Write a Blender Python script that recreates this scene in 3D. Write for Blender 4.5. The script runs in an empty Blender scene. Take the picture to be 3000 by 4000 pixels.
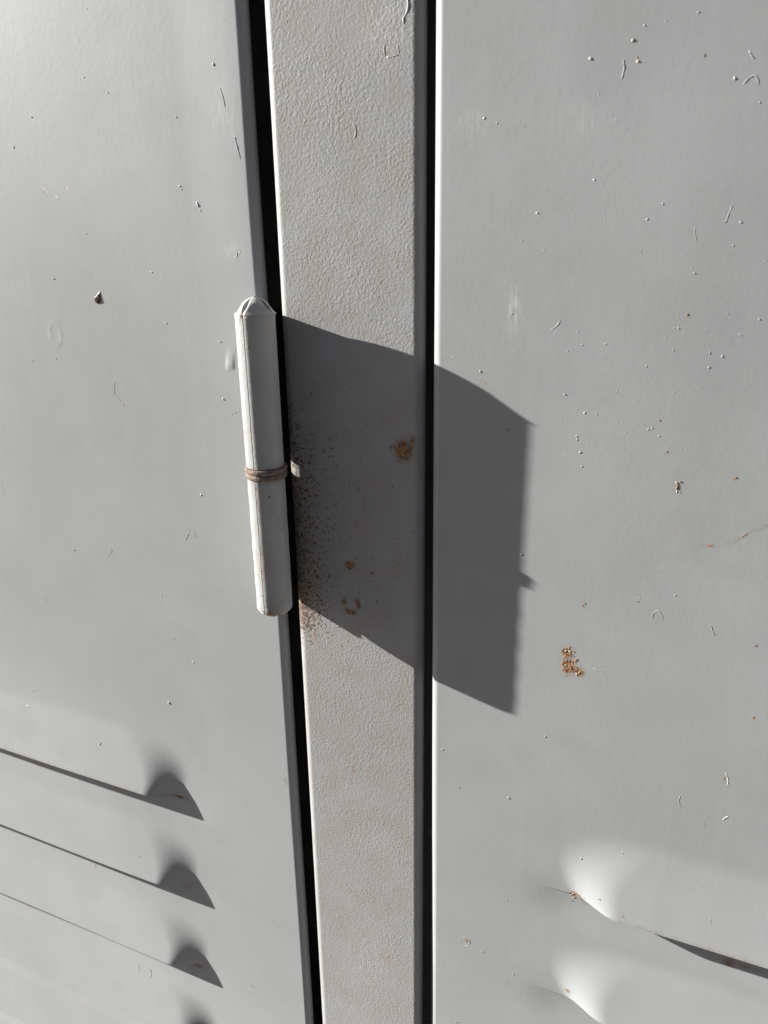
import bpy, math, random
import numpy as np
from mathutils import Matrix, Vector
random.seed(7); rng = np.random.default_rng(7)
MM = 0.001
sc = bpy.context.scene
COL = sc.collection

# ------------------------------------------------------------------ camera
# Recovered from the vanishing points of the post edges and the louvre lips.
# Millimetres: X to the right along the doors, Y into the locker, Z up.
F_PX = 3185.93                              # focal length in photo pixels (4000 px high)
AX = np.array([[0.91737937, 0.13189612, -0.3755243],      # X, Y, Z axes of the place
               [0.39779026, -0.33546172, 0.85394868],     # in camera axes (right, down, forward)
               [-0.01334151, -0.93277481, -0.36021265]])
CAM = np.array([74.3646, -150.9866, 63.6892])
cam_d = bpy.data.cameras.new('camera'); cam = bpy.data.objects.new('camera', cam_d); COL.objects.link(cam)
cam_d.sensor_fit = 'VERTICAL'; cam_d.sensor_height = 36.0; cam_d.lens = 36.0 * F_PX / 4000
cam_d.clip_start = 0.002; cam_d.clip_end = 1000
right, down, fwd = AX[:, 0], AX[:, 1], AX[:, 2]
M = Matrix(((right[0], -down[0], -fwd[0], CAM[0] * MM), (right[1], -down[1], -fwd[1], CAM[1] * MM),
            (right[2], -down[2], -fwd[2], CAM[2] * MM), (0, 0, 0, 1)))
cam.matrix_world = M
cam_d.dof.use_dof = True; cam_d.dof.focus_distance = 0.190
cam_d.dof.aperture_fstop = (cam_d.lens * MM) / 0.0007       # 0.7 mm opening
sc.camera = cam

# ------------------------------------------------------------------ sky, sun, exposure
SUN = np.array([1.0, 0.207, -0.356]); SUN /= np.linalg.norm(SUN)     # direction the light travels
w = bpy.data.worlds.new('World'); sc.world = w; w.use_nodes = True
wn = w.node_tree.nodes; wl = w.node_tree.links
sky = wn.new('ShaderNodeTexSky'); sky.sky_type = 'NISHITA'; sky.sun_disc = False
sky.sun_elevation = math.asin(-SUN[2]); sky.sun_rotation = math.atan2(-SUN[0], -SUN[1]) % (2 * math.pi)
sky.altitude = 400; sky.air_density = 0.15; sky.dust_density = 0.8; sky.ozone_density = 0.3
bg = wn['Background']; bg.inputs['Strength'].default_value = 0.05
wl.new(sky.outputs[0], bg.inputs['Color'])
sd = bpy.data.lights.new('sun', 'SUN'); so = bpy.data.objects.new('sun', sd); COL.objects.link(so)
sd.energy = 5.0; sd.angle = math.radians(0.53); sd.color = (1.0, 0.985, 0.945)
so.rotation_euler = Vector(SUN).to_track_quat('-Z', 'Y').to_euler()
vs = sc.view_settings
vs.view_transform = 'Standard'; vs.look = 'None'; vs.gamma = 1.0; vs.use_curve_mapping = False
vs.exposure = 1.24

# ------------------------------------------------------------------ helpers
def hit(px, py, y=0.0):
    """photo pixel (in the 1659 x 2212 reading of the photo) -> point on the plane Y = y"""
    k = 3000 / 1659
    r = AX @ np.array([px * k - 1500, py * k - 2000, F_PX])
    return CAM + r * (y - CAM[1]) / r[1]
def new(name, me, parent=None, mat=None):
    o = bpy.data.objects.new(name, me); COL.objects.link(o)
    if parent is not None:
        o.parent = parent
        o.matrix_parent_inverse = Matrix.Translation(parent['base']).inverted() if 'base' in parent else Matrix()
    if mat is not None: me.materials.append(mat)
    return o
def mesh(name, v, f, normals=None, smooth=True):
    me = bpy.data.meshes.new(name)
    me.from_pydata((np.asarray(v) * MM).tolist(), [], f if isinstance(f, list) else f.tolist())
    if smooth: me.shade_smooth()
    if normals is not None: me.normals_split_custom_set_from_vertices(np.asarray(normals).tolist())
    me.update()
    return me
def attr(me, name, vals):
    a = me.attributes.new(name, 'FLOAT', 'POINT'); a.data.foreach_set('value', np.asarray(vals, dtype=np.float32))
def sstep(x): x = np.clip(x, 0, 1); return x * x * (3 - 2 * x)

# ------------------------------------------------------------------ materials
class NT:
    def __init__(s, name):
        s.m = bpy.data.materials.new(name); s.m.use_nodes = True
        s.t = s.m.node_tree; s.b = s.t.nodes['Principled BSDF']; s.co = s.t.nodes.new('ShaderNodeTexCoord').outputs['Object']
    def n(s, kind, **kw):
        n = s.t.nodes.new(kind)
        for k, v in kw.items(): setattr(n, k, v)
        return n
    def link(s, a, b): s.t.links.new(a, b)
    def val(s, x, sock):
        if isinstance(x, (int, float)): sock.default_value = x
        else: s.link(x, sock)
    def math(s, op, a, b=0.0, clamp=False):
        n = s.n('ShaderNodeMath', operation=op, use_clamp=clamp); s.val(a, n.inputs[0]); s.val(b, n.inputs[1]); return n.outputs[0]
    def noise(s, per_mm, detail=2, rough=0.5, scale=None, w=0.0, dist=0.0):
        n = s.n('ShaderNodeTexNoise'); n.inputs['Scale'].default_value = per_mm / MM
        n.inputs['Detail'].default_value = detail; n.inputs['Roughness'].default_value = rough; n.inputs['Distortion'].default_value = dist
        co = s.co
        if scale or w:
            mp = s.n('ShaderNodeMapping'); s.link(co, mp.inputs['Vector'])
            mp.inputs['Scale'].default_value = scale or (1, 1, 1); mp.inputs['Location'].default_value = (w, w, w); co = mp.outputs[0]
        s.link(co, n.inputs['Vector']); return n.outputs['Fac']
    def ramp(s, x, lo, hi, a=0.0, b=1.0):
        n = s.n('ShaderNodeMapRange', interpolation_type='SMOOTHSTEP'); s.val(x, n.inputs[0])
        for i, q in enumerate((lo, hi, a, b)): n.inputs[i + 1].default_value = q
        return n.outputs[0]
    def att(s, name): return s.n('ShaderNodeAttribute', attribute_name=name).outputs['Fac']
    def mix(s, fac, a, b):
        n = s.n('ShaderNodeMix', data_type='RGBA'); s.val(fac, n.inputs[0])
        for q, sock in ((a, n.inputs[6]), (b, n.inputs[7])):
            if isinstance(q, tuple): sock.default_value = (*q, 1)
            else: s.link(q, sock)
        return n.outputs[2]

PAINT = (0.390, 0.400, 0.402)
def paint(name, peel_mm, peel_depth, wear=True, fine=0.0, base=PAINT, rough=0.46, spec=0.45, patchy=False):
    s = NT(name)
    big = s.noise(0.018, 3, 0.6)
    col = s.mix(s.ramp(big, 0.3, 0.7), tuple(c * 0.93 for c in base), tuple(c * 1.05 for c in base))
    streak = s.noise(0.16, 4, 0.62, scale=(1.0, 1.0, 0.09), w=2.7)
    col = s.mix(s.ramp(streak, 0.5, 0.72, 0, 0.28), col, tuple(c * 1.09 for c in base))
    blot = s.noise(0.045, 5, 0.68, w=8.3)
    col = s.mix(s.ramp(blot, 0.48, 0.66, 0, 0.55), col, (base[0] * 0.93, base[1] * 0.92, base[2] * 0.89))
    dust = s.ramp(s.noise(0.05, 5, 0.7, w=3.1), 0.56, 0.75, 0, 0.35)
    col = s.mix(dust, col, (0.44, 0.42, 0.385))
    r = s.math('ADD', rough, s.math('MULTIPLY', dust, 0.25))
    # relief: orange peel
    n1 = s.noise(1 / peel_mm, 2, 0.55, dist=0.4)
    hgt = s.math('MULTIPLY', n1, s.ramp(s.noise(0.07, 3, 0.6, w=11.0), 0.3, 0.7, peel_depth * 0.55, peel_depth * 1.15) if patchy else peel_depth)
    if patchy: col = s.mix(s.ramp(s.noise(0.11, 5, 0.65, w=6.0), 0.42, 0.62, 0, 0.6), col, (base[0] * 0.93, base[1] * 0.87, base[2] * 0.79))
    if fine: hgt = s.math('ADD', hgt, s.math('MULTIPLY', s.noise(1 / (peel_mm * 0.35), 2, 0.5, w=7.7), fine))
    if wear:
        ru = s.att('rust'); grain = s.noise(0.9, 7, 0.78, w=1.3)
        m = s.ramp(s.math('ADD', s.math('MULTIPLY', ru, 0.75), s.math('MULTIPLY', grain, 1.5)), 1.06, 1.3)
        m = s.math('MULTIPLY', m, s.ramp(ru, 0.02, 0.12))
        rc = s.mix(s.ramp(s.noise(1.0, 3, 0.6, w=5.0), 0.35, 0.65), (0.13, 0.052, 0.018), (0.42, 0.23, 0.095))
        st = s.math('MULTIPLY', s.ramp(ru, 0.05, 0.8), s.ramp(s.noise(0.35, 5, 0.7, w=12.0), 0.3, 0.65, 0.2, 0.75))
        col = s.mix(st, col, (0.27, 0.195, 0.13))
        col = s.mix(m, col, rc)
        hgt = s.math('ADD', hgt, s.math('MULTIPLY', m, s.math('MULTIPLY', s.noise(2.2, 2, 0.6, w=2.0), 0.16)))
        # small dark rust pricks
        sp = s.att('speck')
        pr = s.math('ADD', s.noise(1.25, 2, 0.6, w=9.0, dist=0.8), s.math('MULTIPLY', s.math('SQRT', sp), 0.305))
        pm = s.ramp(pr, 0.80, 0.835)
        col = s.mix(s.math('MULTIPLY', pm, 0.9), col, s.mix(s.noise(0.6, 2, 0.5, w=4.4), (0.030, 0.015, 0.010), (0.17, 0.08, 0.04)))
        # chalky scuffs
        scu = s.math('MULTIPLY', s.att('scuff'), s.ramp(s.noise(0.7, 4, 0.7, scale=(2.2, 1, 0.45), w=4.0), 0.42, 0.6))
        col = s.mix(s.math('MULTIPLY', scu, 0.8), col, (0.68, 0.68, 0.67))
        r = s.math('ADD', r, s.math('MULTIPLY', m, 0.4))
    bp = s.n('ShaderNodeBump'); bp.inputs['Distance'].default_value = MM; bp.inputs['Strength'].default_value = 1.0
    s.link(hgt, bp.inputs['Height']); s.link(bp.outputs[0], s.b.inputs['Normal'])
    s.link(col, s.b.inputs['Base Color']); s.val(r, s.b.inputs['Roughness'])
    s.b.inputs['Specular IOR Level'].default_value = spec
    s.b.inputs['Sheen Weight'].default_value = 0.42; s.b.inputs['Sheen Roughness'].default_value = 0.42       # brightens paint seen at a slant, standing in for reflected light
    return s.m
def plain(name, col, rough, spec=0.5, var=0.25, relief=0.05, per_mm=1.5):
    s = NT(name)
    c = s.mix(s.ramp(s.noise(per_mm, 3, 0.6), 0.3, 0.7), tuple(x * (1 - var) for x in col), tuple(min(1, x * (1 + var)) for x in col))
    s.link(c, s.b.inputs['Base Color']); s.b.inputs['Roughness'].default_value = rough; s.b.inputs['Specular IOR Level'].default_value = spec
    bp = s.n('ShaderNodeBump'); bp.inputs['Distance'].default_value = MM
    s.link(s.math('MULTIPLY', s.noise(per_mm * 2, 3, 0.6), relief), bp.inputs['Height']); s.link(bp.outputs[0], s.b.inputs['Normal'])
    return s.m
M_DOOR = paint('door_paint', 1.5, 0.016, fine=0.005)
M_POST = paint('post_paint', 0.58, 0.095, fine=0.015, rough=0.52, spec=0.38, base=(0.362, 0.364, 0.362), patchy=True)
M_KNUCK = paint('hinge_paint', 1.3, 0.06, fine=0.015, base=(0.40, 0.407, 0.405), patchy=True)
M_BODY = paint('body_paint', 1.5, 0.04, wear=False)
M_RUST = plain('rusty_steel', (0.215, 0.160, 0.130), 0.85, 0.3, 0.4, 0.18, 1.0)
M_STEEL = plain('gap_shade_steel', (0.05, 0.045, 0.04), 0.7, 0.3, 0.3)  # hinge leaves: near-black colour stands in for the shade behind the barrel
M_NIB = plain('paint_nib', (0.42, 0.42, 0.41), 0.4, 0.5, 0.1)
M_CREAM = plain('cream_fleck', (0.50, 0.46, 0.34), 0.6)
M_WHITE = plain('white_fleck', (0.72, 0.72, 0.70), 0.5)
M_GOLD = plain('rust_fleck', (0.29, 0.16, 0.065), 0.7, 0.5, 0.4, 0.1, 3)
M_SEED = plain('brown_resin', (0.060, 0.024, 0.018), 0.13, 0.6, 0.5, 0.12, 2.0)
M_TIP = plain('resin_tip', (0.22, 0.16, 0.08), 0.4, 0.5, 0.3)

# ------------------------------------------------------------------ ground
gs = NT('packed_earth')
gs.link(gs.mix(gs.ramp(gs.noise(0.004, 6, 0.65), 0.3, 0.7), (0.10, 0.082, 0.055), (0.155, 0.128, 0.088)), gs.b.inputs['Base Color'])
gs.b.inputs['Roughness'].default_value = 0.95
gz = -560.0
ground = new('ground', mesh('ground', [(-150000, -150000, gz), (150000, -150000, gz), (150000, 150000, gz), (-150000, 150000, gz)], [[0, 1, 2, 3]], smooth=False), None, gs.m)
ground['kind'] = 'structure'

# ------------------------------------------------------------------ the locker
locker = bpy.data.objects.new('metal_locker', None); COL.objects.link(locker)
locker.location = (0, 0, gz * MM); locker['base'] = (0, 0, gz * MM)
locker.empty_display_size = 0.05
locker['label'] = 'light grey painted metal locker with two louvred doors, narrow post and rust-spotted hinge'
locker['category'] = 'locker'

def profile(flat, bends):
    """flat: x of the flat columns; bends: (side, x_return, radius, depth). -> x, y, nx, ny, isflat"""
    cols = [(x, 0.0, 0.0, -1.0, 1) for x in flat]
    for side, xr, rb, depth in bends:
        arc = []
        for k in range(1, 17):
            a = math.radians(165) * k / 16
            arc.append((xr - side * rb + side * rb * math.sin(a), rb - rb * math.cos(a), side * math.sin(a), -math.cos(a), 0))
        ex, ey = arc[-1][:2]                                  # folded hem runs back under the face
        for d in (2.0, 6.0): arc.append((ex - side * d, ey + 0.05 * d, 0.0, 1.0, 0))
        cols = cols + arc if side > 0 else arc[::-1] + cols
    return np.array(cols)

def spots_field(X, Z, spots):
    out = np.zeros_like(X)
    for s in spots:
        px, py, rx, ry, a = s[:5]
        p = hit(px, py); kx = (hit(px + 5, py)[0] - p[0]) / 5; kz = -(hit(px, py + 5)[2] - p[2]) / 5
        d = ((X - p[0]) / (rx * kx)) ** 2 + ((Z - p[2]) / (ry * kz)) ** 2
        out = np.maximum(out, a * np.exp(-d))
    return out
def line_field(X, Z, lines):
    out = np.zeros_like(X)
    for pts, wd, a in lines:
        P = [hit(*p) for p in pts]
        for p, q in zip(P[:-1], P[1:]):
            dx, dz = q[0] - p[0], q[2] - p[2]; L2 = dx * dx + dz * dz
            t = np.clip(((X - p[0]) * dx + (Z - p[2]) * dz) / L2, 0, 1)
            d2 = (X - p[0] - t * dx) ** 2 + (Z - p[2] - t * dz) ** 2
            out = np.maximum(out, a * np.exp(-d2 / wd ** 2))
    return out

LH, LP = 3.7, 33.65          # louvre height and pitch
def louvre_set(lips, xe, side, height, dip, dz, pit):
    return dict(lips=lips, xe=xe, side=side, H=height, rise=19.8, end=11.5, dip=dip, dz=dz, pit=pit)
def louvre_h(X, Z, L, above):
    """height of the pressed sheet; 'above' True/False arrays say which side of a lip a point belongs to"""
    h = np.zeros_like(X)
    for zl in L['lips']:
        s = (zl + L['rise'] - Z) / L['rise']                     # 0 at the crease, 1 at the lip
        inside = (s > -0.5) & (s <= 1.0 + 1e-6) & (above | (s < 1.0 - 1e-6))
        a_ = np.clip(s, 0, 1); k = 0.09
        A = np.where(s > k, a_, np.where(s > -k, (s + k) ** 2 / (4 * k), 0))        # rounded crease
        A = 0.9 * A + 0.1 * A * A
        t = np.clip((L['side'] * (X - L['xe']) + 15.0 * a_ * (1 - a_)) / (L['end'] + 9 * (1 - a_)), 0, 1)
        A = A * (0.6 * t * t * (3 - 2 * t) + 0.4 * t ** 3 * (t * (6 * t - 15) + 10))
        h = np.where(inside, h + L['H'] * A, h)
        # the sheet just under the slot is pushed in a little
        w_ = (zl - Z) / L['dz']
        low = (w_ >= -1e-6) & (w_ < 1.0) & (~above | (w_ > 1e-6))
        dip = L['dip'] * (1 - sstep(w_)) * sstep((L['side'] * (X - L['xe']) + 9) / 24)
        h = np.where(low, h - dip, h)
        # shallow dip round the closed end
        e2 = ((X - (L['xe'] - L['side'] * 1.5)) / 7.5) ** 2 + ((Z - zl + 2.5) / 6.5) ** 2
        fade = np.where(inside, np.clip(1 - A * 3, 0, 1), 1.0)
        h = h - L['pit'] * np.exp(-e2) * fade
    return h

def build_door(name, prof, zrows, L, hextra, ybase, xshift, rust, speck, scuff, mat):
    """door panel plus one 'louvre' object per pressed hood; all share one grid and analytic normals"""
    # rows: every lip is a double row (upper copy belongs to the hood, lower one to the panel)
    rows = []
    for z in zrows:
        lip = any(abs(z - zl) < 1e-6 for zl in L['lips'])
        rows.append((z, True))
        if lip: rows.append((z, False))
    zz = np.array([r[0] for r in rows]); ab = np.array([r[1] for r in rows])
    nc, nr = len(prof), len(rows)
    X = np.repeat(prof[None, :, 0], nr, 0); Z = np.repeat(zz[:, None], nc, 1); AB = np.repeat(ab[:, None], nc, 1)
    flat = prof[:, 4][None, :]
    fade = np.where(flat > 0, 1.0, 0.0)
    H = lambda x, z: louvre_h(x, z, L, AB) + hextra(x, z)
    e = 0.02
    up = np.where(AB, 1.0, -1.0)                              # differentiate away from the lip on its own side
    h0 = H(X, Z)
    hx = (H(X + e, Z) - H(X - e, Z)) / (2 * e)
    hz = (H(X, Z + e * up) - h0) / (e * up)
    hedge = h0[:, np.argmax(flat[0] > 0)] if prof[0, 4] == 0 else h0[:, np.where(prof[:, 4] > 0)[0][-1]]
    h = np.where(flat > 0, h0, hedge[:, None])
    Y = prof[None, :, 1] + ybase(Z) - h
    XX = X + xshift(Z)
    N = np.stack([np.where(flat > 0, -hx, prof[None, :, 2] + 0 * X), np.where(flat > 0, -1.0, prof[None, :, 3] + 0 * X), np.where(flat > 0, -hz, 0 * X)], -1)
    # height h is towards -Y: surface y = -h, outward normal = (-dh/dx, -1, -dh/dz)
    N /= np.linalg.norm(N, axis=-1, keepdims=True)
    V = np.stack([XX, Y, Z], -1).reshape(-1, 3); N = N.reshape(-1, 3)
    R = rust(XX, Z).ravel(); S = speck(XX, Z).ravel(); U = scuff(XX, Z).ravel()
    owner = -np.ones((nr - 1, nc - 1), int); skip = np.zeros_like(owner, bool)
    xe = L['xe'] - L['side'] * 6
    for i, zl in enumerate(L['lips']):
        for r in range(nr - 1):
            if abs(zz[r] - zl) < 1e-6 and ab[r] and not ab[r + 1]:
                skip[r, :] = True                              # the slot between the double rows
            elif zl - 1e-6 < min(zz[r], zz[r + 1]) and max(zz[r], zz[r + 1]) < zl + L['rise'] + 3.4 + 1e-6:
                xm = 0.5 * (prof[:-1, 0] + prof[1:, 0])
                owner[r, (L['side'] * (xm - xe) > 0) & (prof[:-1, 4] > 0) & (prof[1:, 4] > 0)] = i
    idx = np.arange(nr * nc).reshape(nr, nc)
    quad = np.stack([idx[:-1, :-1], idx[:-1, 1:], idx[1:, 1:], idx[1:, :-1]], -1)   # rows run downwards
    quad = quad[..., ::-1]
    def part(nm, sel, parent, label=None, extra=None):
        f = quad[sel & ~skip]
        used, inv = np.unique(f, return_inverse=True)
        v, n, fl = V[used], N[used], inv.reshape(-1, 4).tolist()
        at = [R[used], S[used], U[used]]
        if extra is not None:                                  # rolled lip: the cut edge of the sheet
            ids = np.array(extra); base = len(v)
            pos = {int(q): k for k, q in enumerate(used)}
            ids = np.array([q for q in ids if int(q) in pos]); m = len(ids)
            lv = V[ids] + np.array([0, 0.9, -0.02]); ln = np.tile([0, 0.0, -1.0], (m, 1))
            lv2 = V[ids] + np.array([0, 0.0, -0.01])
            v = np.vstack([v, lv2, lv]); n = np.vstack([n, ln, ln])
            at = [np.concatenate([q, q2[ids], q2[ids]]) for q, q2 in zip(at, (R, S, U))]
            fl += [[base + k, base + k + 1, base + m + k + 1, base + m + k] for k in range(m - 1)]
        me = mesh(nm, v, fl, n)
        for an, q in zip(('rust', 'speck', 'scuff'), at): attr(me, an, q)
        return new(nm, me, parent, mat)
    d = part('door', owner < 0, locker)
    for i, zl in enumerate(L['lips']):
        r = [k for k in range(nr) if abs(zz[k] - zl) < 1e-6 and ab[k]][0]
        part('louvre', owner == i, d, extra=idx[r])
    return d

def zgrid(lips, rise, lo=-545.0, hi=260.0):
    z = set(np.round(np.arange(lo, -260, 9.0), 3)) | set(np.round(np.arange(-260, 125, 0.85), 3)) | set(np.round(np.arange(125, hi, 7.0), 3)) | {hi}
    for zl in lips:
        near = {q for q in z if abs(q - zl) < 0.5}
        z = (z - near) | {round(zl, 3), round(zl + 0.35, 3), round(zl - 0.35, 3)}
    return np.array(sorted(z, reverse=True))

# ---- left door
lipsL = [round(-98.0 - LP * i, 3) for i in range(6)]
LL = louvre_set(lipsL, -57.8, -1, LH, 0.3, 9.0, 0.12)
flatL = np.unique(np.round(np.concatenate([np.arange(-330, -190, 8.0), np.arange(-190, -60, 0.65), np.arange(-60, -21.0, 0.6), [-21.0]]), 3))
profL = profile(flatL, [(1, -19.2, 1.8, 19.0)])
def gauss(X, Z, x, z, sx, sz): return np.exp(-((X - x) / sx) ** 2 - ((Z - z) / sz) ** 2)
dent1 = hit(498, 778); dent2 = hit(118, 722)
def hL(X, Z):
    h = 0.006 * (np.maximum(X, -190) + 21) * sstep((-20 - Z) / 90) + 0.30 * sstep((X + 36) / 15) * sstep((Z - 35) / 35) * (1 - 0.0 * X)
    h = h + 0.25 * np.sin(X / 41 + 0.6) * np.sin(Z / 57 + 0.2) + 0.10 * np.sin(X / 17 + Z / 23)
    # finger-shaped dent beside the hinge, open towards it
    dx, dz = X - dent1[0], Z - dent1[2]
    xr = dx - 0.16 * dz
    h = h + 0.16 * np.exp(-(xr / 1.0) ** 4) * sstep((dz + 2.6) / 1.2) * sstep((3.5 - dz) / 5)
    rr = np.sqrt(((X - dent2[0]) / 1.75) ** 2 + ((Z - dent2[2]) / 2.6) ** 2)
    h = h + 0.022 * np.exp(-((rr - 1) / 0.2) ** 2)
    return h
lip_rust = [([(20, 1628), (420, 1722)], 0.5, 0.12)]
def rustL(X, Z):
    f = spots_field(X, Z, [(95, 412, 9, 12, .55), (140, 410, 5, 9, .6), (112, 428, 16, 5, .4), (300, 1702, 14, 6, .95), (385, 1722, 26, 5, .8), (100, 1660, 30, 8, .35),
                           (400, 1915, 24, 5, .55), (425, 2085, 20, 6, .75), (205, 1870, 4, 5, .7), (265, 873, 4, 5, .8), (10, 1065, 3, 5, .7), (620, 1690, 3, 14, .6), (100, 1295, 10, 12, .35), (470, 1275, 12, 8, .3),
                           (590, 1990, 4, 3, .6), (60, 1960, 4, 8, .4), (545, 2130, 8, 4, .5)])
    for zl in lipsL[:1]:
        f = np.maximum(f, 0.42 * np.exp(-((Z - zl - 0.2) / 0.55) ** 2) * (X < -60))
    for zl in lipsL[1:]:
        f = np.maximum(f, 0.25 * np.exp(-((Z - zl - 0.2) / 0.4) ** 2) * (X < -60))
    return f
zero = lambda X, Z: np.zeros_like(X)
doorL = build_door('door', profL, zgrid(lipsL, 19.8), LL, hL, lambda Z: 0 * Z, lambda Z: 0 * Z,
                   rustL, lambda X, Z: 0.0015 + 0 * X, lambda X, Z: spots_field(X, Z, [(500, 540, 26, 20, .5), (480, 240, 30, 60, .35)]), M_DOOR)
doorL['label'] = 'left door, with louvres in its lower part and the hinge on its edge'

# ---- right door (sits back a little further towards its foot)
lipsR = [round(-90.0 - LP * i, 3) for i in range(6)]
LR = louvre_set(lipsR, 53.9, 1, LH + 0.1, 0.75, 12.0, 0.30)
flatR = np.unique(np.round(np.concatenate([[20.4], np.arange(20.8, 60, 0.6), np.arange(60, 130, 0.85), np.arange(130, 300, 8.0)]), 3))
profR = profile(flatR, [(-1, 18.4, 2.0, 19.0)])
def hR(X, Z):
    return (0.20 * np.sin(X / 38 + 1.0) * np.sin(Z / 49 + 1.2) + 0.07 * np.sin(X / 15 - Z / 21)) * sstep((X - 42) / 30)
ybR = lambda Z: -0.05 + 0.85 * sstep((-40 - Z) / 120)
def rustR(X, Z):
    f = spots_field(X, Z, [(1225, 1408, 17, 13, 1.0), (1228, 1440, 18, 20, 1.15), (1250, 1452, 15, 12, 1.0), (1222, 1424, 8, 30, .8), (1462, 1052, 7, 12, .85), (1260, 1305, 6, 6, .8),
        (1042, 828, 12, 7, .6), (1310, 860, 30, 25, .22), (1485, 682, 6, 8, .6), (1240, 1935, 16, 7, .95), (1262, 1952, 14, 8, .6), (1005, 2035, 14, 7, .6), (1225, 2143, 10, 6, .7), (1330, 2195, 12, 5, .8),
        (1566, 1682, 5, 12, .7), (1566, 1766, 6, 6, .75), (1575, 2085, 18, 10, .75), (1610, 2095, 22, 7, .6), (1090, 2060, 5, 6, .5), (1095, 2125, 5, 6, .5), (975, 480, 12, 20, .28), (1020, 262, 22, 16, .22),
        (1440, 975, 4, 4, .7), (1588, 1032, 5, 6, .7), (1425, 908, 4, 4, .6), (1655, 850, 4, 6, .7), (1632, 1395, 4, 5, .8), (1626, 1550, 4, 4, .8), (1380, 1302, 5, 4, .7), (1350, 1955, 12, 6, .45), (1430, 2010, 25, 8, .4), (1520, 2040, 30, 8, .4),
        (1540, 345, 5, 5, .5), (1367, 90, 5, 6, .6), (1522, 122, 4, 7, .7), (938, 1160, 2, 30, .6)])
    f = np.maximum(f, line_field(X, Z, [([(1500, 1180), (1540, 1179)], 0.35, .75), ([(1523, 1127), (1517, 1168)], 0.22, .55), ([(1540, 1180), (1585, 1172)], 0.2, .45), ([(1585, 1168), (1620, 1152), (1665, 1128)], 0.35, .62)]))
    for zl in lipsR[:1]:
        f = np.maximum(f, 0.42 * np.exp(-((Z - zl - 0.3) / 0.6) ** 2) * (X > 64))
        f = np.maximum(f, 0.33 * np.exp(-((Z - zl + 4) / 3.5) ** 2) * sstep((X - 72) / 15))
    return f
doorR = build_door('door', profR, zgrid(lipsR, 19.8), LR, hR, ybR, lambda Z: 0.9 * (95 - Z) / 245,
                   rustR, lambda X, Z: 0.002 + 0 * X, lambda X, Z: spots_field(X, Z, [(1110, 668, 12, 40, 1.0), (1020, 265, 40, 24, .35), (1250, 260, 60, 40, .25)]), M_DOOR)
doorR['label'] = 'right door, plain above with two louvres low on its far side'

# ---- centre post
xs = np.unique(np.round(np.concatenate([[-13.3], np.arange(-13.0, 13.2, 0.4), [14.6], [13.6], [14.2]]), 3))
profP = profile(xs, [(1, 16.6, 1.9, 30.0), (-1, -15.5, 2.2, 30.0)])
zP = np.array(sorted(set(np.round(np.arange(-545, -190, 5.0), 3)) | set(np.round(np.arange(-190, 115, 0.45), 3)) | set(np.round(np.arange(115, 260, 6.0), 3)), reverse=True))
X = np.repeat(profP[None, :, 0], len(zP), 0); Z = np.repeat(zP[:, None], len(profP), 1)
hP = 0.06 * np.sin(X / 6 + Z / 31) + 0.09 * np.sin(Z / 44 + 0.5)
V = np.stack([X, profP[None, :, 1] - hP * profP[None, :, 4], Z], -1).reshape(-1, 3)
N = np.stack([profP[None, :, 2] + 0 * X, profP[None, :, 3] + 0 * X, 0 * X], -1).reshape(-1, 3)
idx = np.arange(X.size).reshape(X.shape)
q = np.stack([idx[:-1, :-1], idx[:-1, 1:], idx[1:, 1:], idx[1:, :-1]], -1).reshape(-1, 4)[:, ::-1]
me = mesh('centre_post', V, q, N)
rust = spots_field(X, Z, [(872, 975, 24, 28, .86), (888, 955, 12, 20, .7), (852, 965, 12, 10, .6), (755, 1222, 13, 12, .85), (742, 1300, 8, 16, .7), (774, 1306, 8, 18, .75), (757, 1322, 18, 8, .8), (668, 1325, 34, 30, .52), (652, 1325, 8, 50, .6), (680, 1375, 20, 20, .55), (788, 1088, 5, 14, .45),
        (845, 105, 20, 20, .42), (795, 228, 10, 12, .5), (662, 220, 10, 14, .42), (778, 322, 8, 12, .5), (765, 275, 6, 8, .4), (770, 425, 6, 8, .5), (836, 2070, 18, 22, .5), (760, 1660, 10, 10, .5), (780, 1790, 30, 30, .3), (760, 1735, 14, 8, .4),
        (893, 1640, 4, 60, .45), (650, 1020, 14, 8, .4), (820, 1540, 14, 12, .4), (1000, 3000, 5, 5, 0), (885, 40, 8, 30, .3), (616, 660, 5, 10, .35), (645, 1240, 8, 60, .62), (720, 2200, 5, 4, .6)])
rust = np.maximum(rust, 0.20 * np.exp(-((Z + 75) / 70) ** 2))
rust = np.maximum(rust, 0.55 * np.exp(-np.clip((X + 14) / 8, 0, 9)) * sstep((25 - Z) / 30) * sstep((Z + 45) / 15))
pz = lambda y: hit(640, y)[2]
band = np.exp(-np.clip((X + 15.0) / 6.5, 0, 9) ** 1.0) * sstep((pz(790) - Z) / 22) * sstep((Z - pz(1420)) / 12)
speck = 0.02 + 0.55 * gauss(X, Z, hit(668, 1330)[0], hit(668, 1330)[2], 4, 4) + 0.95 * band + 0.10 * sstep((pz(720) - Z) / 10) * sstep((Z - pz(1460)) / 10) + 0.06 * np.exp(-((Z + 70) / 40) ** 2)
attr(me, 'rust', rust.ravel()); attr(me, 'speck', speck.ravel())
attr(me, 'scuff', spots_field(X, Z, [(830, 60, 60, 60, .4), (800, 2080, 60, 60, .3)]).ravel())
post = new('centre_post', me, locker, M_POST)
post['label'] = 'narrow textured post between the doors, crossed by the shadow of the hinge'

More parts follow.
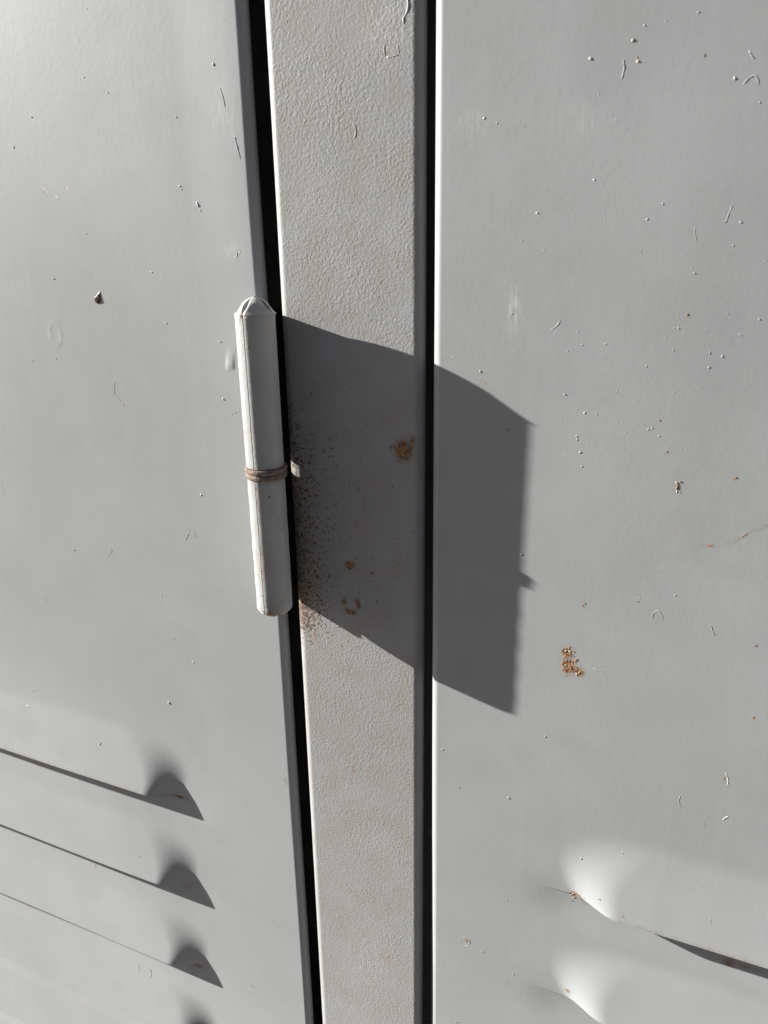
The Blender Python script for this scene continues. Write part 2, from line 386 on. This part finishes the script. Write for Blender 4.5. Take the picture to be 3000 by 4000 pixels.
# ---- cabinet body behind the doors: back, sides, floor, roof and the stops behind the gaps
bx = []
def box(x0, x1, y0, y1, z0, z1):
    return ([(x0, y0, z0), (x1, y0, z0), (x1, y1, z0), (x0, y1, z0), (x0, y0, z1), (x1, y0, z1), (x1, y1, z1), (x0, y1, z1)],
            [[0, 3, 2, 1], [4, 5, 6, 7], [0, 1, 5, 4], [1, 2, 6, 5], [2, 3, 7, 6], [3, 0, 4, 7]])
def boxes(lst):
    v, f = [], []
    for b in lst:
        a, c = box(*b); f += [[i + len(v) for i in q] for q in c]; v += a
    return v, f
body = new('cabinet_body', mesh('cabinet_body', *boxes([(-334, -331, 2, 300, -560, 264), (298, 301, 2, 300, -560, 264), (-331, 298, 297, 300, -560, 264),
        (-331, 298, 2, 297, 261, 264), (-331, 298, 2, 297, -560, -548)]), smooth=False), locker, M_BODY)
stop = new('door_stop', mesh('door_stop', *boxes([(-26, 27, 30.5, 32.5, -547, 260)]), smooth=False), locker, M_BODY)

# ------------------------------------------------------------------ hinge
HX, HY, HR = -16.45, -7.4, 4.2
hinge = bpy.data.objects.new('hinge', None); COL.objects.link(hinge)
hinge.location = (HX * MM, HY * MM, -28 * MM); hinge['base'] = tuple(hinge.location); hinge.empty_display_size = 0.01
hinge.parent = locker; hinge.matrix_parent_inverse = Matrix.Translation(locker['base']).inverted()
hinge['label'] = 'long barrel hinge with pinched ends and two rusty washers at its middle'
SEAM = math.radians(-7.5)                      # angle of the rolled edge, from straight out (-Y), positive to +X
def ring_r(a, seam_depth, wob=0.0):
    """barrel radius at angle a: rolled sheet whose free edge stands proud at the seam"""
    d = (a - SEAM) % (2 * math.pi)
    t = min(1.0, d / 0.6); back = min(1.0, max(0.0, (d - 2.2) / 3.5))
    return HR - seam_depth * math.exp(-d / 0.10) - 0.30 * t * t * (3 - 2 * t) * (1 - back * back * (3 - 2 * back))
def barrel(name, z0, z1, end_z, up, mat, seam_depth, rough, petals, rustf):
    na = 96
    # vertices doubled at the seam for a crisp edge
    angs = [SEAM + 1e-4] + [SEAM + 2 * math.pi * k / na for k in range(1, na)] + [SEAM + 2 * math.pi - 1e-4]
    zs = np.linspace(z0, z1, 46)
    v, f = [], []
    rr = random.Random(3 if up else 5)
    ph = [rr.uniform(0, 6.28) for _ in range(6)]
    for z in zs:
        for a in angs:
            r = ring_r(a, seam_depth) + rough * (math.sin(z * 0.9 + ph[0]) * math.sin(3 * a + ph[1]) + 0.6 * math.sin(z * 2.3 + ph[2] + 2 * a))
            r += 0.05 * math.cos(6 * (a - 0.35))                         # slightly faceted roll
            v.append((HX + r * math.sin(a), HY - r * math.cos(a), z))
    m = len(angs)
    for i in range(len(zs) - 1):
        for k in range(m - 1):
            q = [i * m + k, i * m + k + 1, (i + 1) * m + k + 1, (i + 1) * m + k]
            f.append(q)
    for k in (0,):                                                       # the step face of the seam
        for i in range(len(zs) - 1):
            f.append([i * m + m - 1, i * m, (i + 1) * m, (i + 1) * m + m - 1])
    # pinched end: petals folded in over a lip, with lens-shaped slits between them
    ze = z1 if up else z0; sgn = 1 if up else -1
    nt, nw = 12, 9
    for (ac, half, apex, bulge, gap) in petals:
        b0 = len(v)
        for i in range(nt + 1):
            t = i / nt
            rad = (HR - 0.04) * (1.025 if i == 0 else 1.0) * (0.55 * (1 - t) + 0.45 * math.sqrt(max(0.0, 1 - t * t))) + 0.02
            zz_ = ze + sgn * abs(end_z - ze) * t ** bulge
            hw = half * (1 - gap * math.sin(math.pi * min(1, t * 1.02)) ** 0.9)
            for k in range(nw + 1):
                c_ = 2 * k / nw - 1; a = ac + hw * c_
                sink = 1 - apex * (1 - c_ * c_) * math.sin(math.pi * min(1, t * 1.6 + 0.05)) * (1 if t < 0.6 else 0.4)
                v.append((HX + rad * sink * math.sin(a), HY - rad * sink * math.cos(a), zz_ - sgn * 0.25 * (1 - c_ * c_) * (t < 0.15)))
        for i in range(nt):
            for k in range(nw):
                q = [b0 + i * (nw + 1) + k, b0 + i * (nw + 1) + k + 1, b0 + (i + 1) * (nw + 1) + k + 1, b0 + (i + 1) * (nw + 1) + k]
                f.append(q if up else q[::-1])
    if not petals:                                                       # bottom end: cut off, edge beaten in
        prev = 0
        for dr, dz in ((0.12, 0.35), (0.45, 0.75), (1.1, 1.15), (2.2, 1.7), (3.9, 2.4)):
            b0 = len(v)
            for a in angs:
                j = 0.12 * math.sin(3 * a + 1) + 0.08 * math.sin(7 * a)
                r = ring_r(a, seam_depth) - dr * (1 + 0.25 * j); v.append((HX + r * math.sin(a), HY - r * math.cos(a), z0 - dz * (1 + j)))
            for k in range(m - 1): f.append([b0 + k, b0 + k + 1, prev + k + 1, prev + k])
            prev = b0
    # closed far end (hidden by the washer)
    zc = z0 if up else z1
    c0 = len(v); v.append((HX, HY, zc)); off = 0 if up else (len(zs) - 1) * m
    for k in range(m - 1): f.append([c0, off + k, off + k + 1])
    me = bpy.data.meshes.new(name); me.from_pydata((np.array(v) * MM).tolist(), [], f); me.shade_smooth(); me.set_sharp_from_angle(angle=math.radians(38)); me.update()
    P = np.array(v); A = np.arctan2(P[:, 0] - HX, -(P[:, 1] - HY))
    attr(me, 'rust', rustf(P, A)); attr(me, 'speck', (0.03 if up else 0.16) + 0 * A); attr(me, 'scuff', 0 * A)
    o = new(name, me, hinge, mat)
    sol = o.modifiers.new('sheet', 'SOLIDIFY'); sol.thickness = 0.7 * MM; sol.offset = -1
    return o
def g1(x, c, s): return np.exp(-((x - c) / s) ** 2)
up_rust = lambda P, A: np.maximum.reduce([0.42 * g1(P[:, 2], 10.4, 0.9), 0.55 * g1(P[:, 2], 42, 1.5) * g1(A, -0.2, .25), 0.6 * g1(P[:, 2] - 1.5 * (A + 0.5), 18.3, .45) * (A < SEAM) * (A > -1.6), 0.35 * g1(P[:, 2], 12.5, 2.5) * g1(A, 0.35, .3), 0.35 * g1(A, SEAM, .05)])
lo_rust = lambda P, A: np.maximum.reduce([0.45 * g1(P[:, 2], 7.3, 1.0), 0.8 * g1(P[:, 2], -25.0, 1.5) * g1(A, 0.35, .9), 0.5 * g1(P[:, 2], -24, 3.5) * g1(A, 0.3, .5), 0.5 * g1(A, SEAM + .06, .10), 0.45 * g1(P[:, 2], 1.5, 2.2) * g1(A, 0.75, .3), 0.22 * g1(A, 0.25, .3)])
pet_up = [(math.radians(a), math.radians(47), 0.13, 0.85, g) for a, g in ((37, .26), (127, .22), (217, .2), (-53, .26))]
pet_lo = []
barrel('upper_knuckle', 10.2, 42.3, 45.5, True, M_KNUCK, 0.07, 0.010, pet_up, up_rust)
barrel('lower_knuckle', -23.9, 7.5, -26, False, M_KNUCK, 0.05, 0.030, pet_lo, lo_rust)
def lathe(name, prof, mat, parent, n=64, jitter=0.0):
    v, f = [], []
    for r, z in prof:
        for k in range(n):
            a = 2 * math.pi * k / n; r2 = r + jitter * (math.sin(5 * a + z) + 0.6 * math.sin(11 * a + 2 * z))
            v.append((HX + r2 * math.cos(a), HY + r2 * math.sin(a), z))
    m = len(prof)
    for i in range(m):
        for k in range(n):
            f.append([i * n + k, i * n + (k + 1) % n, ((i + 1) % m) * n + (k + 1) % n, ((i + 1) % m) * n + k])
    me = bpy.data.meshes.new(name); me.from_pydata((np.array(v) * MM).tolist(), [], f); me.shade_smooth(); me.set_sharp_from_angle(angle=math.radians(50)); me.update()
    return new(name, me, parent, mat)
def washer(zb, zt, r): return [(3.0, zb), (r - 0.15, zb), (r, zb + 0.18), (r, zt - 0.18), (r - 0.15, zt), (3.0, zt)]
lathe('washer', washer(8.95, 10.0, HR + 0.36), M_RUST, hinge, jitter=0.03)
lathe('washer', washer(7.6, 8.75, HR + 0.26), M_RUST, hinge, jitter=0.03)
lathe('hinge_pin', [(0.01, -24), (2.5, -24), (2.5, 41), (0.01, 41)], M_RUST, hinge, n=24)
# leaves running from the barrel back into the gap
def leaf(outline, x0, x1):
    """flat plate: outline of (y, z) points, between x0 and x1"""
    n = len(outline)
    v = [(x0, y, z) for y, z in outline] + [(x1, y, z) for y, z in outline]
    f = [list(range(n)), list(range(2 * n - 1, n - 1, -1))] + [[k, k + n, (k + 1) % n + n, (k + 1) % n] for k in range(n)]
    return new('hinge_leaf', mesh('hinge_leaf', v, f, smooth=False), hinge, M_STEEL)
LY = HY + 3.3
leaf([(LY, 10.4), (16, 10.4), (16, 41.0), (0.0, 42.0), (LY, 43.7)], -19.1, -18.3)
leaf([(LY, 10.3), (LY, -25.6), (-0.8, -24.5), (16, -24.0), (16, 7.4), (-1.35, 7.4), (-1.35, 10.3)], -19.1, -18.3)

# ------------------------------------------------------------------ grit, fibres and flecks in and on the paint
def surf_y(x, z):
    """depth of the painted surface at (x, z)"""
    one = np.array([[x]]), np.array([[z]]); ab = np.array([[True]])
    if x < -20.5: return float(-(louvre_h(*one, LL, ab) + hL(*one))[0, 0])
    if x > 19.5:
        return float((ybR(one[1]) - louvre_h(*one, LR, ab) - hR(*one))[0, 0])
    return float(-(0.06 * math.sin(x / 6 + z / 31) + 0.09 * math.sin(z / 44 + 0.5)))
def on_surface(px, py):
    p = hit(px, py)
    for _ in range(4): p = hit(px, py, surf_y(p[0], p[2]))
    return p
def owner_of(x): return doorL if x < -18 else (post if x < 17.6 else doorR)
def blob_vf(c, rx, rz, h, rot, r):
    na, rings = 8, (1.0, 0.78, 0.42)
    v = []
    ca, sa = math.cos(rot), math.sin(rot)
    for i, q in enumerate(rings):
        for k in range(na):
            a = 2 * math.pi * k / na + 0.2 * i; j = r.uniform(0.8, 1.2)
            u, w_ = rx * q * j * math.cos(a), rz * q * j * math.sin(a)
            v.append((c[0] + u * ca - w_ * sa, c[1] + 0.03 - 0.8 * h * (0.0, 0.62, 0.95)[i] * r.uniform(.85, 1.15), c[2] + u * sa + w_ * ca))
    v.append((c[0], c[1] - 0.8 * h, c[2]))
    f = [[i * na + k, (i + 1) * na + k, (i + 1) * na + (k + 1) % na, i * na + (k + 1) % na] for i in range(2) for k in range(na)]
    f += [[2 * na + k, 3 * na, 2 * na + (k + 1) % na] for k in range(na)]
    return v, f
def blob(name, px, py, rx, rz, h, mat, rot=0.0):
    p = on_surface(px, py); v, f = blob_vf(p, rx, rz, h, rot, random)
    return new(name, mesh(name, v, f), owner_of(p[0]), mat)
def tube(name, pts, rad, mat, lift=None, parent=None, ends=0.5):
    P = [on_surface(*q) for q in pts]
    rad *= 0.68; lift = -0.45 * rad if lift is None else lift
    # resample with a little wander
    Q = []
    for a, b in zip(P[:-1], P[1:]):
        n = max(2, int(np.linalg.norm(b - a) / 0.35))
        for k in range(n): Q.append(a + (b - a) * k / n + np.array([random.uniform(-.05, .05), 0, random.uniform(-.05, .05)]))
    Q.append(P[-1]); Q = np.array(Q)
    for _ in range(2): Q[1:-1] = (Q[:-2] + 2 * Q[1:-1] + Q[2:]) / 4
    v, f = [], []
    for i, c in enumerate(Q):
        t = Q[min(i + 1, len(Q) - 1)] - Q[max(i - 1, 0)]; t = t / (np.linalg.norm(t) + 1e-9)
        s = np.array([-t[2], 0, t[0]]); r = rad * (ends if i in (0, len(Q) - 1) else random.uniform(0.8, 1.2))
        for k in range(6):
            a = 2 * math.pi * k / 6
            v.append(c + s * r * math.cos(a) + np.array([0, -1, 0]) * (r * math.sin(a) + lift))
    for i in range(len(Q) - 1):
        for k in range(6): f.append([i * 6 + k, i * 6 + (k + 1) % 6, (i + 1) * 6 + (k + 1) % 6, (i + 1) * 6 + k])
    f += [[5, 4, 3, 2, 1, 0], [len(v) - 6 + k for k in range(6)]]
    return new(name, mesh(name, v, f), parent or owner_of(P[0][0]), mat)

# named specks: (x, y, length mm, width mm, height mm, material, tilt)
for px, py, a, b, h, m, rot in [
    (1275, 127, .34, .30, .30, M_WHITE, 0), (1367, 87, .34, .3, .3, M_CREAM, .3), (1378, 133, .32, .3, .28, M_CREAM, 0), (1376, 124, .22, .18, .15, M_GOLD, 0), (1160, 460, .26, .16, .25, M_WHITE, -.5),
    (1283, 388, .2, .2, .2, M_WHITE, 0), (1522, 120, .2, .36, .15, M_GOLD, .2), (1392, 55, .18, .3, .15, M_NIB, 0), (1485, 680, .25, .35, .2, M_GOLD, 0), (1600, 480, .2, .2, .2, M_NIB, 0), (1220, 852, .24, .2, .25, M_CREAM, 0),
    (427, 442, .28, .75, .32, M_CREAM, .45), (433, 455, .16, .3, .2, M_CREAM, .5), (388, 402, .25, .2, .25, M_WHITE, 0), (391, 409, .22, .2, .22, M_NIB, 0), (115, 602, .5, .2, .3, M_NIB, -.4), (327, 588, .34, .2, .25, M_NIB, -.4), (68, 253, .3, .2, .25, M_NIB, -.3),
    (380, 253, .24, .18, .25, M_NIB, 0), (29, 318, .28, .3, .25, M_NIB, 0), (475, 738, .3, .2, .3, M_NIB, -.4), (482, 862, .3, .36, .28, M_CREAM, 0), (358, 698, .36, .2, .28, M_CREAM, -.3), (365, 1518, .55, .5, .4, M_CREAM, 0), (160, 1188, .22, .4, .22, M_NIB, 0),
    (418, 1430, .3, .25, .25, M_WHITE, 0), (120, 775, .2, .2, .2, M_NIB, 0), (185, 505, .2, .2, .2, M_NIB, 0), (70, 780, .2, .2, .2, M_NIB, 0), (500, 895, .2, .2, .2, M_NIB, 0), (507, 890, .2, .2, .2, M_NIB, 0), (515, 888, .16, .16, .16, M_NIB, 0), (232, 200, .2, .2, .2, M_NIB, 0),
    (60, 1525, .7, .2, .2, M_WHITE, -.1), (215, 1608, .3, .7, .2, M_NIB, -.4), (300, 1850, .3, .5, .15, M_NIB, 0), (1263, 1303, .2, .22, .22, M_GOLD, 0), (1258, 1308, .2, .2, .2, M_GOLD, 0), (1378, 1299, .22, .18, .2, M_GOLD, 0), (1440, 975, .2, .22, .2, M_GOLD, 0),
    (1590, 1032, .24, .24, .22, M_GOLD, 0), (1425, 908, .2, .2, .18, M_GOLD, 0), (1632, 1395, .22, .22, .2, M_GOLD, 0), (1627, 1549, .25, .22, .2, M_GOLD, 0), (1330, 1980, .3, .3, .35, M_WHITE, 0), (1357, 1975, .2, .2, .25, M_NIB, 0), (1362, 1982, .22, .22, .25, M_NIB, 0),
    (1420, 2008, .24, .24, .28, M_NIB, 0), (1432, 2018, .28, .26, .3, M_NIB, 0), (1445, 2022, .2, .2, .2, M_NIB, 0), (1485, 2035, .35, .25, .3, M_NIB, 0), (1497, 2042, .3, .25, .3, M_NIB, 0), (1555, 2045, .2, .2, .2, M_NIB, 0), (1293, 1942, .22, .22, .25, M_NIB, 0),
    (1255, 1855, .2, .2, .2, M_NIB, 0), (800, 690, .2, .2, .2, M_NIB, 0), (1462, 1062, .14, .35, .2, M_WHITE, .2), (1469, 1064, .1, .3, .15, M_NIB, -.2), (1640, 690, .2, .2, .2, M_NIB, 0), (1500, 590, .2, .2, .2, M_NIB, 0), (1560, 770, .25, .3, .2, M_NIB, 0)]:
    blob('paint_fleck', px, py, a * .9, b * .9, h * .65, m, rot)
# the crust of rusty flakes on the right door
for k in range(20):
    cx_, cy_, sx, sy = random.choice([(1228, 1405, 11, 9), (1225, 1440, 11, 12), (1248, 1452, 9, 8), (1240, 1425, 5, 18)])
    s = random.uniform(.14, .34)
    blob('rust_flake', random.gauss(cx_, sx * .55), random.gauss(cy_, sy * .55), s, s * random.uniform(.6, 1.3), random.uniform(.07, .18), random.choice([M_GOLD, M_GOLD, M_GOLD, M_CREAM]), random.uniform(-1, 1))
for k in range(5): blob('rust_flake', random.gauss(1462, 2.5), random.gauss(1050, 5), .2, .2, .2, random.choice([M_GOLD, M_CREAM]))
for k in range(9): blob('rust_flake', random.uniform(1228, 1268), 1932 + random.gauss(6, 5), .22, .18, .15, random.choice([M_GOLD, M_CREAM]))
# fibres caught in the paint
for pts, r, m in [
    ([(246, 824), (248, 843), (246, 850), (258, 863), (265, 873)], .10, M_NIB), ([(410, 1143), (408, 1152), (400, 1168)], .12, M_NIB), ([(407, 1152), (420, 1150), (425, 1162)], .10, M_NIB), ([(238, 1183), (243, 1192), (229, 1203)], .10, M_NIB),
    ([(509, 540), (514, 547), (511, 556), (506, 556)], .12, M_NIB), ([(514, 547), (522, 543)], .10, M_NIB), ([(474, 187), (481, 210), (487, 234)], .16, M_NIB), ([(506, 292), (512, 318), (519, 345)], .17, M_NIB), ([(2, 1040), (10, 1062)], .09, M_NIB),
    ([(880, -6), (882, 14), (877, 30), (870, 38), (873, 54)], .28, M_NIB), ([(762, 265), (769, 275), (769, 290), (763, 302)], .16, M_NIB), ([(832, 92), (828, 105), (832, 122)], .18, M_NIB), ([(858, 92), (862, 118), (848, 122), (834, 124)], .14, M_NIB),
    ([(1212, 690), (1204, 703), (1189, 713)], .13, M_NIB), ([(1408, 1340), (1411, 1324), (1421, 1317), (1430, 1326), (1432, 1342)], .12, M_NIB), ([(1535, 1349), (1538, 1362), (1545, 1374)], .12, M_NIB), ([(1346, 126), (1349, 148), (1342, 172)], .16, M_NIB),
    ([(1567, 1668), (1573, 1685), (1571, 1697)], .16, M_WHITE), ([(1560, 1772), (1568, 1765), (1575, 1764)], .16, M_WHITE), ([(1470, 1718), (1465, 1730), (1472, 1744)], .11, M_NIB), ([(1283, 1443), (1292, 1450), (1303, 1448), (1306, 1456)], .11, M_NIB),
    ([(1583, 440), (1574, 462), (1566, 484), (1563, 476)], .12, M_NIB), ([(1604, 184), (1618, 167), (1634, 160), (1640, 184)], .16, M_NIB), ([(1618, 108), (1622, 122), (1632, 128)], .18, M_NIB), ([(1502, 486 + 3), (1500, 505), (1506, 522)], .12, M_NIB), ([(1522, 1774), (1520, 1784)], .1, M_NIB),
    ([(1533, 757), (1534, 768)], .14, M_NIB), ([(1385, 535), (1383, 548)], .12, M_NIB), ([(1595, 720), (1605, 728)], .1, M_NIB), ([(297, 2085), (301, 2095), (296, 2104)], .12, M_WHITE), ([(324, 2092), (327, 2104), (322, 2112)], .14, M_WHITE), ([(1166, 2140), (1160, 2148)], .1, M_NIB),
    ([(992, 2030), (1004, 2024), (1016, 2032), (1014, 2042), (1002, 2044)], .10, M_NIB), ([(612, 1680), (620, 1690)], .1, M_GOLD), ([(1535, 1982), (1534, 1998)], .12, M_NIB), ([(1338, 1985), (1346, 1975)], .12, M_NIB), ([(1574, 2055), (1578, 2070)], .12, M_NIB)]:
    tube('paint_fibre', pts, r, m)

# countless tiny nibs: one mass for each door and the post
def nibs(parent, n, xr, zr, size, dens=None, hk=1.0):
    r = random.Random(n); v, f = [], []
    k = 0
    while k < n:
        x, z = r.uniform(*xr), r.uniform(*zr)
        s = size * min(3.2, r.paretovariate(3.0))
        y = surf_y(x, z)
        # keep off the slot of a louvre
        L = LL if x < 0 else LR
        if any(abs(z - zl) < 1.2 or (0 < zl - z < 6) for zl in L['lips']) and abs(x) > 50: k += 1; continue
        bv, bf = blob_vf((x, y, z), s, s * r.uniform(.6, 1.5), s * r.uniform(.35, .7) * hk, r.uniform(-1, 1), r)
        f += [[i + len(v) for i in q] for q in bf]; v += bv; k += 1
    o = new('paint_nibs', mesh('paint_nibs', v, f), parent, M_NIB); o['kind'] = 'stuff'
nibs(doorL, 420, (-180, -22), (-250, 108), .085)
nibs(doorR, 330, (21, 112), (-150, 100), .085)
nibs(doorR, 90, (24, 75), (35, 98), .06)
nibs(doorR, 80, (45, 72), (15, 45), .085)

# ------------------------------------------------------------------ glossy brown drop on the left door
c = on_surface(207, 641); d0 = hit(207, 656); d1 = hit(213, 625)
drop = bpy.data.objects.new('resin_drop', None); COL.objects.link(drop)
drop.location = tuple(c * MM); drop['base'] = tuple(c * MM); drop.empty_display_size = 0.003
drop['label'] = 'small glossy dark brown teardrop stuck to the left door, left of the hinge'
drop['category'] = 'droplet'
def teardrop(name, t0, t1, mat):
    n, na = 14, 14; v, f = [], []
    a0 = np.array([d0[0], c[1], d0[2]]); a1 = np.array([d1[0], c[1], d1[2]])
    ax = a1 - a0; sd_ = np.array([-ax[2], 0, ax[0]]); sd_ /= np.linalg.norm(sd_)
    for i in range(n + 1):
        t = t0 + (t1 - t0) * i / n
        wd = 1.0 * math.sqrt(max(0.0, 1 - (1 - t / 0.32) ** 2)) if t < 0.32 else 1.0 * (1 - (t - 0.32) / 0.68) ** 1.1
        wd = max(wd, 0.015)
        p = a0 + ax * t + sd_ * (-0.45 * t * t)
        for k in range(na):
            a = math.pi * k / (na - 1)
            v.append(p + sd_ * wd * math.cos(a) + np.array([0, -1, 0]) * (0.34 * wd * math.sin(a) * (1 + .12 * math.sin(5 * t * 6 + 3 * a)) - 0.02))
    for i in range(n):
        for k in range(na - 1): f.append([i * na + k, (i + 1) * na + k, (i + 1) * na + k + 1, i * na + k + 1])
    return new(name, mesh(name, v, f), drop, mat)
teardrop('drop_bead', 0.0, 0.66, M_SEED); teardrop('drop_tail', 0.66, 1.0, M_TIP)
for o in list(bpy.data.objects):
    if 'base' in o: del o['base']
print('objects', len(bpy.data.objects))
